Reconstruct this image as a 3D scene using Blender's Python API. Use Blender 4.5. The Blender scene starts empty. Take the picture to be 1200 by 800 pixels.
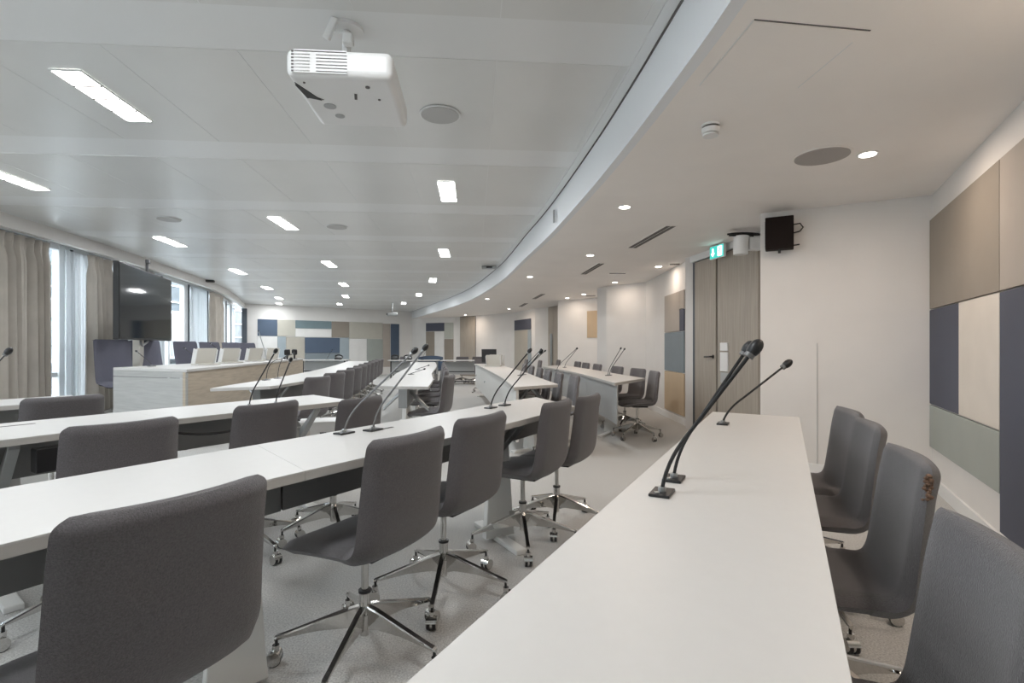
import bpy, bmesh, math, random
from mathutils import Vector, Matrix
random.seed(7)
S = bpy.context.scene
COL = S.collection
PI = math.pi
# ------------------------------------------------------------------ camera, world, exposure
cam_d = bpy.data.cameras.new('camera'); cam = bpy.data.objects.new('camera', cam_d); COL.objects.link(cam)
cam.location = (0, 0, 1.18); cam.rotation_euler = (PI/2, 0, 0)
cam_d.sensor_width = 36; cam_d.lens = 18.0; cam_d.shift_y = 7/1200; cam_d.clip_start = .05; cam_d.clip_end = 200
S.camera = cam
S.view_settings.view_transform = 'Standard'; S.view_settings.look = 'None'
S.view_settings.gamma = 1; S.view_settings.exposure = 0.72; S.view_settings.use_curve_mapping = False
world = bpy.data.worlds.new('world'); S.world = world; world.use_nodes = True
wb = world.node_tree.nodes['Background']; wb.inputs[0].default_value = (.93, .965, 1, 1); wb.inputs[1].default_value = 7.0
MAIN_W = 13.0     # watts of each linear ceiling lamp
DOWN_W = 7.0      # watts of each round downlight
COOL = (.93, .97, 1.0); WARM = (1.0, .83, .69)

# ------------------------------------------------------------------ materials
def mat(name, col, rough=.5, metal=0, bump=0, bscale=200, var=0, vscale=8, emit=0, spec=.5, stretch=None):
    m = bpy.data.materials.new(name); m.use_nodes = True
    nt = m.node_tree; p = nt.nodes['Principled BSDF']
    p.inputs['Base Color'].default_value = (*col, 1); p.inputs['Roughness'].default_value = rough
    p.inputs['Metallic'].default_value = metal; p.inputs['Specular IOR Level'].default_value = spec
    if emit:
        p.inputs['Emission Color'].default_value = (*col, 1); p.inputs['Emission Strength'].default_value = emit
    tc = nt.nodes.new('ShaderNodeTexCoord'); mp = nt.nodes.new('ShaderNodeMapping')
    nt.links.new(tc.outputs['Object'], mp.inputs[0])
    if stretch: mp.inputs['Scale'].default_value = stretch
    if var:
        n = nt.nodes.new('ShaderNodeTexNoise'); n.inputs['Scale'].default_value = vscale; n.inputs['Detail'].default_value = 6
        nt.links.new(mp.outputs[0], n.inputs['Vector'])
        r = nt.nodes.new('ShaderNodeValToRGB'); r.color_ramp.elements[0].position = .3; r.color_ramp.elements[1].position = .7
        r.color_ramp.elements[0].color = (*[c*(1-var) for c in col], 1); r.color_ramp.elements[1].color = (*[min(1, c*(1+var)) for c in col], 1)
        nt.links.new(n.outputs['Fac'], r.inputs[0]); nt.links.new(r.outputs[0], p.inputs['Base Color'])
    if bump:
        n = nt.nodes.new('ShaderNodeTexNoise'); n.inputs['Scale'].default_value = bscale; n.inputs['Detail'].default_value = 4
        nt.links.new(mp.outputs[0], n.inputs['Vector'])
        b = nt.nodes.new('ShaderNodeBump'); b.inputs['Strength'].default_value = bump; b.inputs['Distance'].default_value = .004
        nt.links.new(n.outputs['Fac'], b.inputs['Height']); nt.links.new(b.outputs[0], p.inputs['Normal'])
    return m
M = {}
M['wall'] = mat('white_paint', (.72, .70, .675), .6, var=.02, vscale=3)
M['soffit'] = mat('white_plaster', (.90, .865, .83), .6, var=.02, vscale=2)
M['fascia'] = mat('fascia_paint', (.80, .82, .84), .45)
M['metalceil'] = mat('ceiling_metal', (.72, .725, .71), .34, .28, var=.03, vscale=1.2)
M['strip'] = mat('ceiling_strip', (.78, .79, .785), .37, .25)
M['carpet'] = mat('carpet', (.50, .495, .48), .95, bump=.9, bscale=180, var=.28, vscale=140, spec=.1)
M['table'] = mat('white_laminate', (.56, .55, .535), .42, var=.01, vscale=30)
M['edge'] = mat('table_edge', (.46, .445, .42), .5)
M['legwhite'] = mat('leg_paint', (.68, .68, .66), .4)
M['channel'] = mat('dark_grey_panel', (.21, .212, .21), .5)
M['greypanel'] = mat('light_grey_panel', (.40, .41, .41), .5)
M['alu'] = mat('brushed_alu', (.40, .41, .41), .35, .7)
M['felt'] = mat('grey_felt', (.132, .124, .128), .95, bump=.8, bscale=420, var=.20, vscale=260, spec=.15)
for k_ in ('felt',):
    M[k_].node_tree.nodes['Principled BSDF'].inputs['Sheen Weight'].default_value = .35; M[k_].node_tree.nodes['Principled BSDF'].inputs['Sheen Roughness'].default_value = .4
M['worn'] = mat('worn_foam', (.17, .10, .065), .95, var=.3, vscale=90)
M['felt2'] = mat('blue_grey_felt', (.125, .125, .155), .95, bump=.5, bscale=300, var=.12, vscale=150, spec=.15)
M['chrome'] = mat('polished_chrome', (.62, .61, .59), .12, 1)
M['black'] = mat('black_plastic', (.012, .012, .013), .4)
M['brownblack'] = mat('brown_black_plastic', (.008, .004, .003), .7, spec=.2)
M['stemgrey'] = mat('grey_gooseneck', (.16, .16, .16), .4, .3)
M['dark'] = mat('dark_rubber', (.03, .03, .032), .6)
M['screen'] = mat('black_glass', (.012, .016, .02), .06, spec=.9)
M['white'] = mat('white_plastic', (.78, .78, .77), .4)
M['cream'] = mat('cream_plastic', (.62, .60, .55), .5)
M['lampglow'] = mat('lamp_glow', (1, .99, .97), .5, emit=9)
M['glowwarm'] = mat('downlight_glow', (1, .95, .88), .5, emit=7)
M['oak'] = mat('pale_oak', (.44, .375, .295), .5, var=.13, vscale=5, stretch=(.7, .7, 9))
M['oakend'] = mat('oak_in_grey_light', (.40, .40, .385), .65, var=.08, vscale=5, stretch=(.7, .7, 9))  # podium end oak, the grey light on it put into the colour
M['veneer'] = mat('door_veneer', (.36, .32, .27), .5, var=.14, vscale=6, stretch=(9, 9, .35))
M['curtain'] = mat('curtain_fabric', (.46, .425, .38), .9, bump=.3, bscale=300, var=.06, vscale=5, spec=.2)
M['sheer'] = mat('sheer_fabric', (.80, .84, .88), .8)
M['frame'] = mat('window_frame_white', (.75, .78, .80), .4)
M['darkframe'] = mat('window_frame_dark', (.06, .07, .085), .4)
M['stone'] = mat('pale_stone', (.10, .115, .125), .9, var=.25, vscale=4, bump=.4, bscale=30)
M['brick'] = mat('brick_face', (.22, .15, .11), .9, var=.25, vscale=12)
M['leafwall'] = mat('ivy_leaf', (.10, .15, .13), .9, var=.4, vscale=20)
M['grille'] = mat('speaker_grille', (.50, .50, .49), .7, bump=.6, bscale=500)
M['grilleb'] = mat('speaker_grille_beige', (.42, .39, .37), .7, bump=.5, bscale=500)
M['slot'] = mat('vent_slot', (.13, .12, .115), .7)
M['green'] = mat('exit_green', (.03, .38, .33), .4, emit=.9)
M['exitwhite'] = mat('exit_white', (.95, 1, .98), .4, emit=1.6)
P = {}
for k, c in dict(navy=(.075, .082, .112), blue=(.075, .105, .155), taupe=(.28, .245, .205), cream=(.66, .61, .545), sage=(.35, .375, .345), teal=(.17, .23, .25),
                 white=(.72, .71, .69), beige=(.43, .40, .345), tan=(.50, .385, .26), steel=(.20, .235, .255), sand=(.48, .46, .40), ltblue=(.32, .37, .40), ltaupe=(.40, .355, .31), grn=(.46, .475, .43)).items():
    P[k] = mat('panel_'+k, c, .75, bump=.25, bscale=300, var=.03, vscale=4)
def glass():
    m = bpy.data.materials.new('window_glass'); m.use_nodes = True; nt = m.node_tree; nt.nodes.clear()
    o = nt.nodes.new('ShaderNodeOutputMaterial'); mx = nt.nodes.new('ShaderNodeMixShader'); t = nt.nodes.new('ShaderNodeBsdfTransparent'); g = nt.nodes.new('ShaderNodeBsdfGlossy')
    t.inputs[0].default_value = (.93, .96, .98, 1); g.inputs['Roughness'].default_value = .02; mx.inputs[0].default_value = .07
    nt.links.new(t.outputs[0], mx.inputs[1]); nt.links.new(g.outputs[0], mx.inputs[2]); nt.links.new(mx.outputs[0], o.inputs[0]); return m
M['glass'] = glass()
def sheer():
    m = bpy.data.materials.new('sheer_voile'); m.use_nodes = True; nt = m.node_tree; nt.nodes.clear()
    o = nt.nodes.new('ShaderNodeOutputMaterial'); mx = nt.nodes.new('ShaderNodeMixShader'); t = nt.nodes.new('ShaderNodeBsdfTransparent')
    a = nt.nodes.new('ShaderNodeAddShader'); d = nt.nodes.new('ShaderNodeBsdfDiffuse'); l = nt.nodes.new('ShaderNodeBsdfTranslucent')
    d.inputs[0].default_value = (.32, .33, .34, 1); l.inputs[0].default_value = (.55, .57, .58, 1); mx.inputs[0].default_value = .6
    nt.links.new(d.outputs[0], a.inputs[0]); nt.links.new(l.outputs[0], a.inputs[1])
    nt.links.new(t.outputs[0], mx.inputs[1]); nt.links.new(a.outputs[0], mx.inputs[2]); nt.links.new(mx.outputs[0], o.inputs[0]); return m
M['voile'] = sheer()

# ------------------------------------------------------------------ mesh helpers
def box(bm, c, s, rz=0, rx=0, ry=0):
    mtx = Matrix.Translation(c) @ Matrix.Rotation(rz, 4, 'Z') @ Matrix.Rotation(ry, 4, 'Y') @ Matrix.Rotation(rx, 4, 'X') @ Matrix.Diagonal((*s, 1))
    return bmesh.ops.create_cube(bm, size=1, matrix=mtx)['verts']
def cyl(bm, c, r, h, seg=20, r2=None, mtx=None):
    m = Matrix.Translation(c) @ (mtx or Matrix.Identity(4))
    return bmesh.ops.create_cone(bm, cap_ends=True, segments=seg, radius1=r, radius2=r if r2 is None else r2, depth=h, matrix=m)['verts']
def ball(bm, c, r, s=(1, 1, 1), seg=12, mtx=None):
    m = Matrix.Translation(c) @ (mtx or Matrix.Identity(4)) @ Matrix.Diagonal((*s, 1))
    return bmesh.ops.create_uvsphere(bm, u_segments=seg, v_segments=max(6, seg//2+2), radius=r, matrix=m)['verts']
def prism(bm, pts, z0, z1):
    a = [bm.verts.new((p[0], p[1], z0)) for p in pts]; b = [bm.verts.new((p[0], p[1], z1)) for p in pts]
    n = len(pts); bm.faces.new(a[::-1]); bm.faces.new(b)
    for i in range(n): bm.faces.new((a[i], a[(i+1) % n], b[(i+1) % n], b[i]))
def wallseg(bm, p, q, z0, z1, t):      # slab between plan points p,q; thickness t to the right of p->q
    d = (Vector(q)-Vector(p)).normalized(); n = Vector((d.y, -d.x))*t
    prism(bm, [p, q, (q[0]+n.x, q[1]+n.y), (p[0]+n.x, p[1]+n.y)], z0, z1)
def loft(bm, loops, close=True, caps=True):
    vs = [[bm.verts.new(p) for p in l] for l in loops]
    n = len(loops[0])
    for i in range(len(vs)-1):
        for j in range(n if close else n-1):
            bm.faces.new((vs[i][j], vs[i][(j+1) % n], vs[i+1][(j+1) % n], vs[i+1][j]))
    if caps and close: bm.faces.new(vs[0][::-1]); bm.faces.new(vs[-1])
def tube(bm, pts, r, seg=8, rs=None):
    pts = [Vector(p) for p in pts]; loops = []; up = Vector((0, 0, 1))
    prev = None
    for i, p in enumerate(pts):
        t = (pts[min(i+1, len(pts)-1)]-pts[max(i-1, 0)]).normalized()
        if prev is None:
            a = t.cross(up) if abs(t.dot(up)) < .95 else t.cross(Vector((1, 0, 0)))
        else: a = prev - t*prev.dot(t)
        a.normalize(); prev = a; b = t.cross(a); rr = rs[i] if rs else r
        loops.append([p + (a*math.cos(2*PI*k/seg)+b*math.sin(2*PI*k/seg))*rr for k in range(seg)])
    loft(bm, loops)
def arc3(a, b, c, n=8):               # quadratic bezier
    a, b, c = Vector(a), Vector(b), Vector(c)
    return [a*(1-t)**2+b*2*t*(1-t)+c*t*t for t in [i/n for i in range(n+1)]]
def obj(name, bm, m, parent=None, loc=(0, 0, 0), rz=0, smooth=False, bevel=0, bseg=2, kind=None):
    bmesh.ops.recalc_face_normals(bm, faces=bm.faces)
    me = bpy.data.meshes.new(name); bm.to_mesh(me); bm.free()
    me.materials.append(M[m] if isinstance(m, str) else m)
    if smooth:
        me.shade_smooth()
        try: me.set_sharp_from_angle(angle=math.radians(40))
        except Exception: pass
    o = bpy.data.objects.new(name, me); COL.objects.link(o); o.location = loc; o.rotation_euler = (0, 0, rz)
    if parent: o.parent = parent
    if bevel:
        b = o.modifiers.new('bevel', 'BEVEL'); b.width = bevel; b.segments = bseg; b.limit_method = 'ANGLE'
    if kind: o['kind'] = kind
    return o
def B(): return bmesh.new()
def tag(o, label, cat, group=None):
    o['label'] = label; o['category'] = cat
    if group: o['group'] = group
    return o
def thing(name, label, cat, loc=(0, 0, 0), rz=0, group=None):
    o = bpy.data.objects.new(name, None); COL.objects.link(o); o.location = loc; o.rotation_euler = (0, 0, rz); o.empty_display_size = .1
    return tag(o, label, cat, group)
def copy_tree(o, parent=None):
    c = o.copy(); COL.objects.link(c); c.parent = parent
    for ch in KIDS.get(o.name, []):
        KIDS.setdefault(c.name, []).append(copy_tree(ch, c))
    return c
KIDS = {}
def index(root):
    for o in [root]+list(root.children_recursive): KIDS[o.name] = list(o.children)
def dup(root, loc, rz, label, group=None):
    if root.name not in KIDS: index(root)
    c = copy_tree(root); c.location = loc; c.rotation_euler = (0, 0, rz); c['label'] = label
    if group: c['group'] = group
    return c
def struct(name, bm, m, **k): return obj(name, bm, m, kind='structure', **k)
def lerp(a, b, t): return tuple(a[i]+(b[i]-a[i])*t for i in range(len(a)))

# ------------------------------------------------------------------ plan of the room
U = Vector((.471, .882)); N = Vector((.882, -.471))
FH, CS, CM = 0.0, 2.48, 2.805
WIN = [(-5.9, -2.6), (-5.9, 3.2), (-6.11, 6.11), (-6.47, 8.33), (-6.92, 10.48), (-7.87, 14.13), (-9.88, 18.93)]
FAS = [(.10, -2.6), (.46, -1.0), (.70, .2), (.80, 1.2), (.82, 1.92), (.785, 2.6), (.72, 3.45), (.62, 4.43), (.43, 5.95), (.20, 7.4), (-.27, 10.3), (-1.2, 14.2), (-2.45, 17.8), (-4.62, 23.35)]
def smoothline(pts, n=5):
    out = []
    for i in range(len(pts)-1):
        p0 = Vector(pts[max(i-1, 0)]); p1 = Vector(pts[i]); p2 = Vector(pts[i+1]); p3 = Vector(pts[min(i+2, len(pts)-1)])
        for k in range(n):
            t = k/n
            out.append(tuple(.5*((2*p1)+(p2-p0)*t+(2*p0-5*p1+4*p2-p3)*t*t+(3*p1-p0-3*p2+p3)*t**3)))
    return out+[tuple(pts[-1])]
FASC = smoothline(FAS, 4)
WINS = smoothline(WIN, 3)
CORN = (3.58, 4.36)
RW0 = (CORN[0]-U.x*8.2, CORN[1]-U.y*8.2)
OUT = [RW0, CORN, (2.416, 4.98), (2.82, 5.55), (2.79, 5.75), (2.60, 7.36), (2.52, 7.44), (2.62, 7.72), (2.64, 8.8), (2.67, 10.2), (2.00, 10.85), (1.88, 11.3), (2.45, 12.2), (2.35, 13.3), (1.27, 14.2),
       (1.458, 15.9), (1.19, 16.6), (.765, 17.0), (.67, 17.5), (.095, 19.0), (-.73, 20.0), (-1.48, 21.0), (-2.2, 21.7), (-2.45, 21.9), (-3.81, 22.45), (-4.5, 23.1)]
FW0, FW1 = (-9.88, 18.93), (-4.5, 23.1)

# floor, ceilings
b = B(); prism(b, [(-12, -3), (5, -3), (5, 24.5), (-12, 24.5)], -.06, 0); floor = struct('floor', b, 'carpet')
b = B(); prism(b, [(p[0]-.5, p[1]) for p in WINS]+[(-10.4, 19.2), (-4.6, 23.4), (-3.2, 24.3), (-3.9, 22.9)]+[(p[0]+.02, p[1]) for p in FASC[::-1]], CM, CM+.12); ceil = struct('ceiling', b, 'strip')
b = B(); prism(b, [(p[0]+.058, p[1]+.019) for p in FASC]+[(-4.6, 23.3), (0, 23.3), (4.2, 14), (4.4, 3.8), (RW0[0]+.9, RW0[1]-.3), (RW0[0]+.4, RW0[1]-.4)], CS, CS+.10); soff = struct('ceiling', b, 'soffit')
b = B()
off = [(p[0]+.06, p[1]+.02) for p in FASC]
for i in range(len(FASC)-1):
    prism(b, [FASC[i], FASC[i+1], off[i+1], off[i]], CS-.001, CM)
bmesh.ops.remove_doubles(b, verts=b.verts, dist=.0005)
struct('trim_1', b, 'fascia')
b = B()      # slim edge trim of the metal ceiling along the curved fascia
for i in range(len(FASC)-1):
    p, q = FASC[i], FASC[i+1]; prism(b, [(p[0]-.075, p[1]), (q[0]-.075, q[1]), (q[0]-.012, q[1]), (p[0]-.012, p[1])], CM-.007, CM+.002)
bmesh.ops.remove_doubles(b, verts=b.verts, dist=.0005)
struct('trim_2', b, 'strip')
b = B()
for i in range(len(FASC)-1):
    p, q = FASC[i], FASC[i+1]; prism(b, [(p[0]-.012, p[1]), (q[0]-.012, q[1]), (q[0]+.001, q[1]), (p[0]+.001, p[1])], CM-.011, CM)
struct('trim_3', b, 'slot')
# ceiling panels: long metal trays between flat strips
A_AX = Vector((-.075, .997)); B_AX = Vector((.997, .075)); ROT = math.atan2(.075, .997)
def inside(p, poly):
    c = False; j = len(poly)-1
    for i in range(len(poly)):
        a, d = poly[i], poly[j]
        if (a[1] > p[1]) != (d[1] > p[1]) and p[0] < (d[0]-a[0])*(p[1]-a[1])/(d[1]-a[1])+a[0]: c = not c
        j = i
    return c
CPOLY = [(p[0]+.03, p[1]) for p in WINS]+[FW1]+[(p[0]-.09, p[1]) for p in FASC[::-1]]
def cl(poly, nx, ny, d):       # clip polygon by half plane nx*x+ny*y<=d
    out = []
    for i in range(len(poly)):
        a, c = poly[i], poly[(i+1) % len(poly)]; fa = nx*a[0]+ny*a[1]-d; fc = nx*c[0]+ny*c[1]-d
        if fa <= 0: out.append(a)
        if (fa <= 0) != (fc <= 0):
            t = fa/(fa-fc); out.append((a[0]+(c[0]-a[0])*t, a[1]+(c[1]-a[1])*t))
    return out
pan_me = None
for r in range(-2, 14):
    a0 = 2.90+1.68*r; a1 = a0+1.30
    for k in range(-12, 5):
        b0 = .135+.71*k; b1 = b0+.704
        cs = [A_AX*a + B_AX*bb for a, bb in ((a0, b0), (a0, b1), (a1, b1), (a1, b0))]
        ins = [inside(c, CPOLY) for c in cs]
        if not any(ins): continue
        if all(ins):
            if pan_me is None:
                bb_ = B(); box(bb_, (0, 0, 0), (.706, 1.30, .010)); o = obj('ceiling_panel', bb_, 'metalceil', ceil); pan_me = o.data
            else:
                o = bpy.data.objects.new('ceiling_panel', pan_me); COL.objects.link(o); o.parent = ceil
            cc = (cs[0]+cs[2])/2; o.location = (cc.x, cc.y, CM+.0025); o.rotation_euler = (0, 0, ROT)
        else:   # trimmed to the wall or to the fascia
            poly = [tuple(c) for c in cs]
            cx = sum(c[0] for c in poly)/4; cy = sum(c[1] for c in poly)/4
            line = [(p[0]-.09, p[1]) for p in FASC] if cx > -6 and abs(min(FASC, key=lambda p: abs(p[1]-cy))[0]-cx) < 2 else [(p[0]+.03, p[1]) for p in WINS]
            i = min(range(len(line)-1), key=lambda i: abs((line[i][1]+line[i+1][1])/2-cy))
            p, q = line[max(0, i-1)], line[min(len(line)-1, i+2)]; nx, ny = (q[1]-p[1]), -(q[0]-p[0])
            if line[0][0] < -3: nx, ny = -nx, -ny
            mid = lerp(line[i], line[i+1], .5)
            poly = cl(poly, nx, ny, nx*mid[0]+ny*mid[1])
            if len(poly) > 2:
                bb_ = B(); prism(bb_, poly, CM-.0025, CM+.002); obj('ceiling_panel', bb_, 'metalceil', ceil)

# walls
def wallobj(name, idx0, idx1, m='wall', t=.14, top=CS):
    b = B()
    for i in range(idx0, idx1): wallseg(b, OUT[i], OUT[i+1], 0, top, t)
    return struct(name, b, m)
w_right = wallobj('wall_right', 0, 1)
w_box = wallobj('wall_back', 1, 2, t=.10)
wallobj('wall_back', 2, 4, t=.02)
w_pan = wallobj('wall_right', 5, 9)
wallobj('wall_back', 9, 11)
w_bay = wallobj('wall_back', 11, 15)
w_col = wallobj('wall_right', 16, 18)
w_bay2 = wallobj('wall_right', 18, 21)
w_far2 = wallobj('wall_far', 22, 25, top=CS)
b = B(); wallseg(b, FW0, (-2.9, 24.34), 0, CM, .15)
bmesh.ops.transform(b, matrix=Matrix.Translation((-.09, .12, 0)), verts=b.verts)
w_far = struct('wall_far', b, 'wall')
b = B(); wallseg(b, (-6.4, -2.62), (1.0, -2.62), 0, CM+.1, .15); struct('wall_near', b, 'wall')
# vertical joint on the box wall and ceiling seams
b = B(); q = lerp(CORN, OUT[2], .64); dW = (Vector(OUT[2])-Vector(CORN)).normalized()
box(b, (q[0]-.001, q[1]-.003, .62), (.004, .004, 1.2), math.atan2(dW.y, dW.x)); obj('wall_joint', b, 'greypanel', w_box)

# acoustic panels: p,q plan points of the wall, s0,s1 along it, z0,z1
def panel(parent, p, q, s0, s1, z0, z1, m, side=1, t=.022):
    p, q = Vector(p), Vector(q); d = (q-p).normalized(); n = Vector((-d.y, d.x))*side; g = .005
    a = p+d*(s0+g); c = p+d*(s1-g); b = B()
    prism(b, [tuple(a+n*.004), tuple(c+n*.004), tuple(c+n*t), tuple(a+n*t)], z0+g, z1-g)
    return obj('acoustic_panel', b, P[m], parent, bevel=.002, bseg=1)
L8 = 8.2
def rp(s0, s1, z0, z1, m): panel(w_right, CORN, RW0, s0, s1, z0, z1, m, side=-1)   # s measured from the corner
# divisions along the right wall (metres from the corner)
rp(0.01, 1.626, 1.50, 2.265, 'taupe'); rp(0.01, .838, .70, 1.50, 'navy'); rp(.838, 1.626, .70, 1.50, 'cream'); rp(0.01, 1.626, .335, .70, 'sage')
rp(1.626, 2.4, 1.50, 2.265, 'ltaupe'); rp(1.626, 2.4, .12, 1.50, 'navy'); rp(2.4, 4.2, .335, 1.1, 'beige'); rp(2.4, 4.2, 1.1, 2.265, 'cream'); rp(4.2, 6, .335, 2.265, 'sage')
# panels beyond the door
p7, p8 = (2.62, 7.72), (2.64, 8.8)
def ap(s0, s1, z0, z1, m): panel(w_pan, p7, p8, s0, s1, z0, z1, m, side=1)
ap(.02, 1.08, .13, .79, 'tan'); ap(.02, 1.08, .79, 1.43, 'steel'); ap(.24, 1.08, 1.43, 2.06, 'ltaupe'); ap(.02, .24, 1.43, 1.77, 'navy'); ap(.02, .24, 1.77, 2.06, 'ltaupe')
wb0, wb1 = (2.35, 13.3), (1.27, 14.2)
panel(w_bay, wb0, wb1, .12, .46, 1.43, 2.15, 'tan', side=1)
bb0, bb1 = (.67, 17.5), (.095, 19.0)
panel(w_bay2, bb0, bb1, .02, 1.58, 1.80, 2.18, 'navy', side=1); panel(w_bay2, bb0, bb1, .30, 1.58, .3, 1.80, 'beige', side=1); panel(w_bay2, bb0, bb1, .02, .30, .3, 1.80, 'ltblue', side=1)
f0, f1 = (-2.45, 21.9), (-3.81, 22.45)
for s0, s1, z0, z1, m in ((.05, .50, 1.55, 2.25, 'grn'), (.50, 1.42, 1.88, 2.25, 'navy'), (.05, .50, .3, 1.55, 'taupe'), (.50, .98, .3, 1.88, 'white'), (.98, 1.42, .3, 1.88, 'taupe')):
    panel(w_far2, f0, f1, s0, s1, z0, z1, m, side=1)
# far wall panels: columns given by distance along wall from its left end
FWd = Vector(FW1)-Vector(FW0); FWL = FWd.length
def fx(px):     # metres along the far wall of a column seen along slope px
    r = (px-600)/600; return (9.88+18.93*r)/(5.38-4.17*r)*FWL
for x0, x1, z0, z1, m in ((301.6, 325, 1.61, 2.25, 'blue'), (325, 346, 1.61, 2.25, 'sand'), (346, 388.4, 1.93, 2.25, 'teal'), (346, 388.4, 1.59, 1.93, 'white'), (388.4, 409, 1.59, 2.25, 'taupe'),
                          (409, 448.4, 1.55, 2.25, 'sand'), (448.4, 457.2, .33, 2.22, 'ltaupe'), (457.6, 467.8, .33, 2.22, 'blue'), (301.6, 325, .33, 1.61, 'white'), (325, 335, .33, 1.61, 'ltblue'),
                          (335, 357, .33, 1.59, 'beige'), (357, 398, .95, 1.58, 'blue'), (357, 398, .33, .95, 'steel'), (398, 409, .33, 1.59, 'ltblue'), (409, 429.6, .33, 1.55, 'white'), (429.6, 448.4, .33, 1.55, 'sage')):
    panel(w_far, FW0, FW1, fx(x0), fx(x1), z0, z1, m, side=-1)
# baseboards
b = B()
for p, q in ((OUT[7], OUT[8]), (OUT[8], OUT[9]), (OUT[9], OUT[10])): wallseg(b, p, q, 0, .10, -.018)
struct('baseboard_right', b, 'white')
b = B(); wallseg(b, OUT[13], OUT[14], 0, .10, -.018); wallseg(b, OUT[18], OUT[19], 0, .1, -.018); wallseg(b, OUT[19], OUT[20], 0, .1, -.018); struct('baseboard_far', b, 'white')
b = B(); wallseg(b, OUT[0], OUT[1], 0, .10, -.018); wallseg(b, OUT[1], OUT[2], 0, .10, -.018); struct('baseboard_right', b, 'white')

# doors
def door(name, p, q, top, leaves, gap=None):
    b = B(); wallseg(b, p, q, 0, top, .14); d = struct(name, b, 'darkframe')
    dv = Vector(q)-Vector(p); L = dv.length; dn = dv.normalized(); n = Vector((-dn.y, dn.x)); hs = []
    for s0, s1 in leaves:
        b = B(); a = Vector(p)+dn*s0; c = Vector(p)+dn*s1
        prism(b, [tuple(a), tuple(c), tuple(c+n*.03), tuple(a+n*.03)], .01, top-.015); hs.append(obj('door_leaf', b, 'veneer', d, bevel=.003, bseg=1))
    return d, dn, n, hs
d1, dn, dnn, leaves = door('door_1', (2.79, 5.75), (2.60, 7.36), CS-.09, ((.0, .875), (.925, 1.50)))
def onwall(p, dn, n, s, o, z): v = Vector(p)+dn*s+n*o; return (v.x, v.y, z)
b = B(); a = Vector((2.79, 5.75))+dn*.88
prism(b, [tuple(a), tuple(a+dn*.014), tuple(a+dn*.014+dnn*.02), tuple(a+dnn*.02)], .01, CS-.06); obj('seal_strip', b, 'alu', d1)
b = B(); rz = math.atan2(dn.y, dn.x)
o0 = onwall((2.79, 5.75), dn, dnn, .99, .03, 1.06)
cyl(b, o0, .026, .012, 16, mtx=Matrix.Rotation(rz, 4, 'Z') @ Matrix.Rotation(PI/2, 4, 'X'))
o1 = onwall((2.79, 5.75), dn, dnn, .99, .075, 1.06); o2 = onwall((2.79, 5.75), dn, dnn, 1.13, .08, 1.055)
tube(b, [o0, o1, o2], .011); obj('door_handle', b, 'black', leaves[1], smooth=True)
for zc, h in ((1.19, .10), (1.0, .24), ):
    b = B(); box(b, onwall((2.79, 5.75), dn, dnn, .70, .04, zc), (.17, .02, h), rz); obj('wall_box', b, 'white', leaves[0], bevel=.004)
b = B(); box(b, onwall((2.79, 5.75), dn, dnn, .70, .036, .80), (.17, .014, .13), rz); obj('wall_box', b, 'greypanel', leaves[0], bevel=.004)
# curved white trim above the doors
b = B(); wallseg(b, (2.79, 5.75), (2.60, 7.36), CS-.09, CS, -.045); struct('trim_4', b, 'white')
# doors further away
d2 = door('door_2', OUT[15], OUT[16], CS, ((.02, .36), (.38, .73)))
b = B(); wallseg(b, (1.27, 14.2), (1.458, 15.9), 0, CS, .1); struct('wall_right', b, 'wall')
d3 = door('door_3', OUT[21], OUT[22], CS, ((.02, .98),))
for k, s in ((0, .42), (1, .50)):     # long pull handles of the second door
    b = B(); v = Vector(OUT[15])+(Vector(OUT[16])-Vector(OUT[15])).normalized()*s; tube(b, [(v.x-.05, v.y-.03, .5), (v.x-.05, v.y-.03, 1.62)], .02); obj('pull_handle', b, 'alu', d2[3][k], smooth=True)

# ------------------------------------------------------------------ window wall
def offline(pts, o):
    out = []
    for i, p in enumerate(pts):
        d = (Vector(pts[min(i+1, len(pts)-1)])-Vector(pts[max(i-1, 0)])).normalized(); n = Vector((-d.y, d.x))*o
        out.append((p[0]+n.x, p[1]+n.y))
    return out
GL = offline(WINS, .38)
b = B()
inn = offline(WINS, .09)
for i in range(len(WINS)-1): prism(b, [WINS[i], WINS[i+1], inn[i+1], inn[i]], CM-.167, CM)
bmesh.ops.remove_doubles(b, verts=b.verts, dist=.0005); struct('trim_5', b, 'wall')
b = B(); o2_ = offline(WINS, .50)
for i in range(len(WINS)-1): prism(b, [GL[i], GL[i+1], o2_[i+1], o2_[i]], CM-.10, CM+.12)
struct('wall_left', b, 'wall')
b = B()
for i in range(len(WINS)-1): prism(b, [GL[i], GL[i+1], o2_[i+1], o2_[i]], 0, .12)
struct('wall_left', b, 'frame')
def along(line, s):
    for i in range(len(line)-1):
        l = (Vector(line[i+1])-Vector(line[i])).length
        if s <= l: return lerp(line[i], line[i+1], s/l), math.atan2(line[i+1][1]-line[i][1], line[i+1][0]-line[i][0])
        s -= l
    return line[-1], math.atan2(line[-1][1]-line[-2][1], line[-1][0]-line[-2][0])
def length(line): return sum((Vector(line[i+1])-Vector(line[i])).length for i in range(len(line)-1))
TL = length(GL); nw = 15; wl = TL/nw
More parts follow.
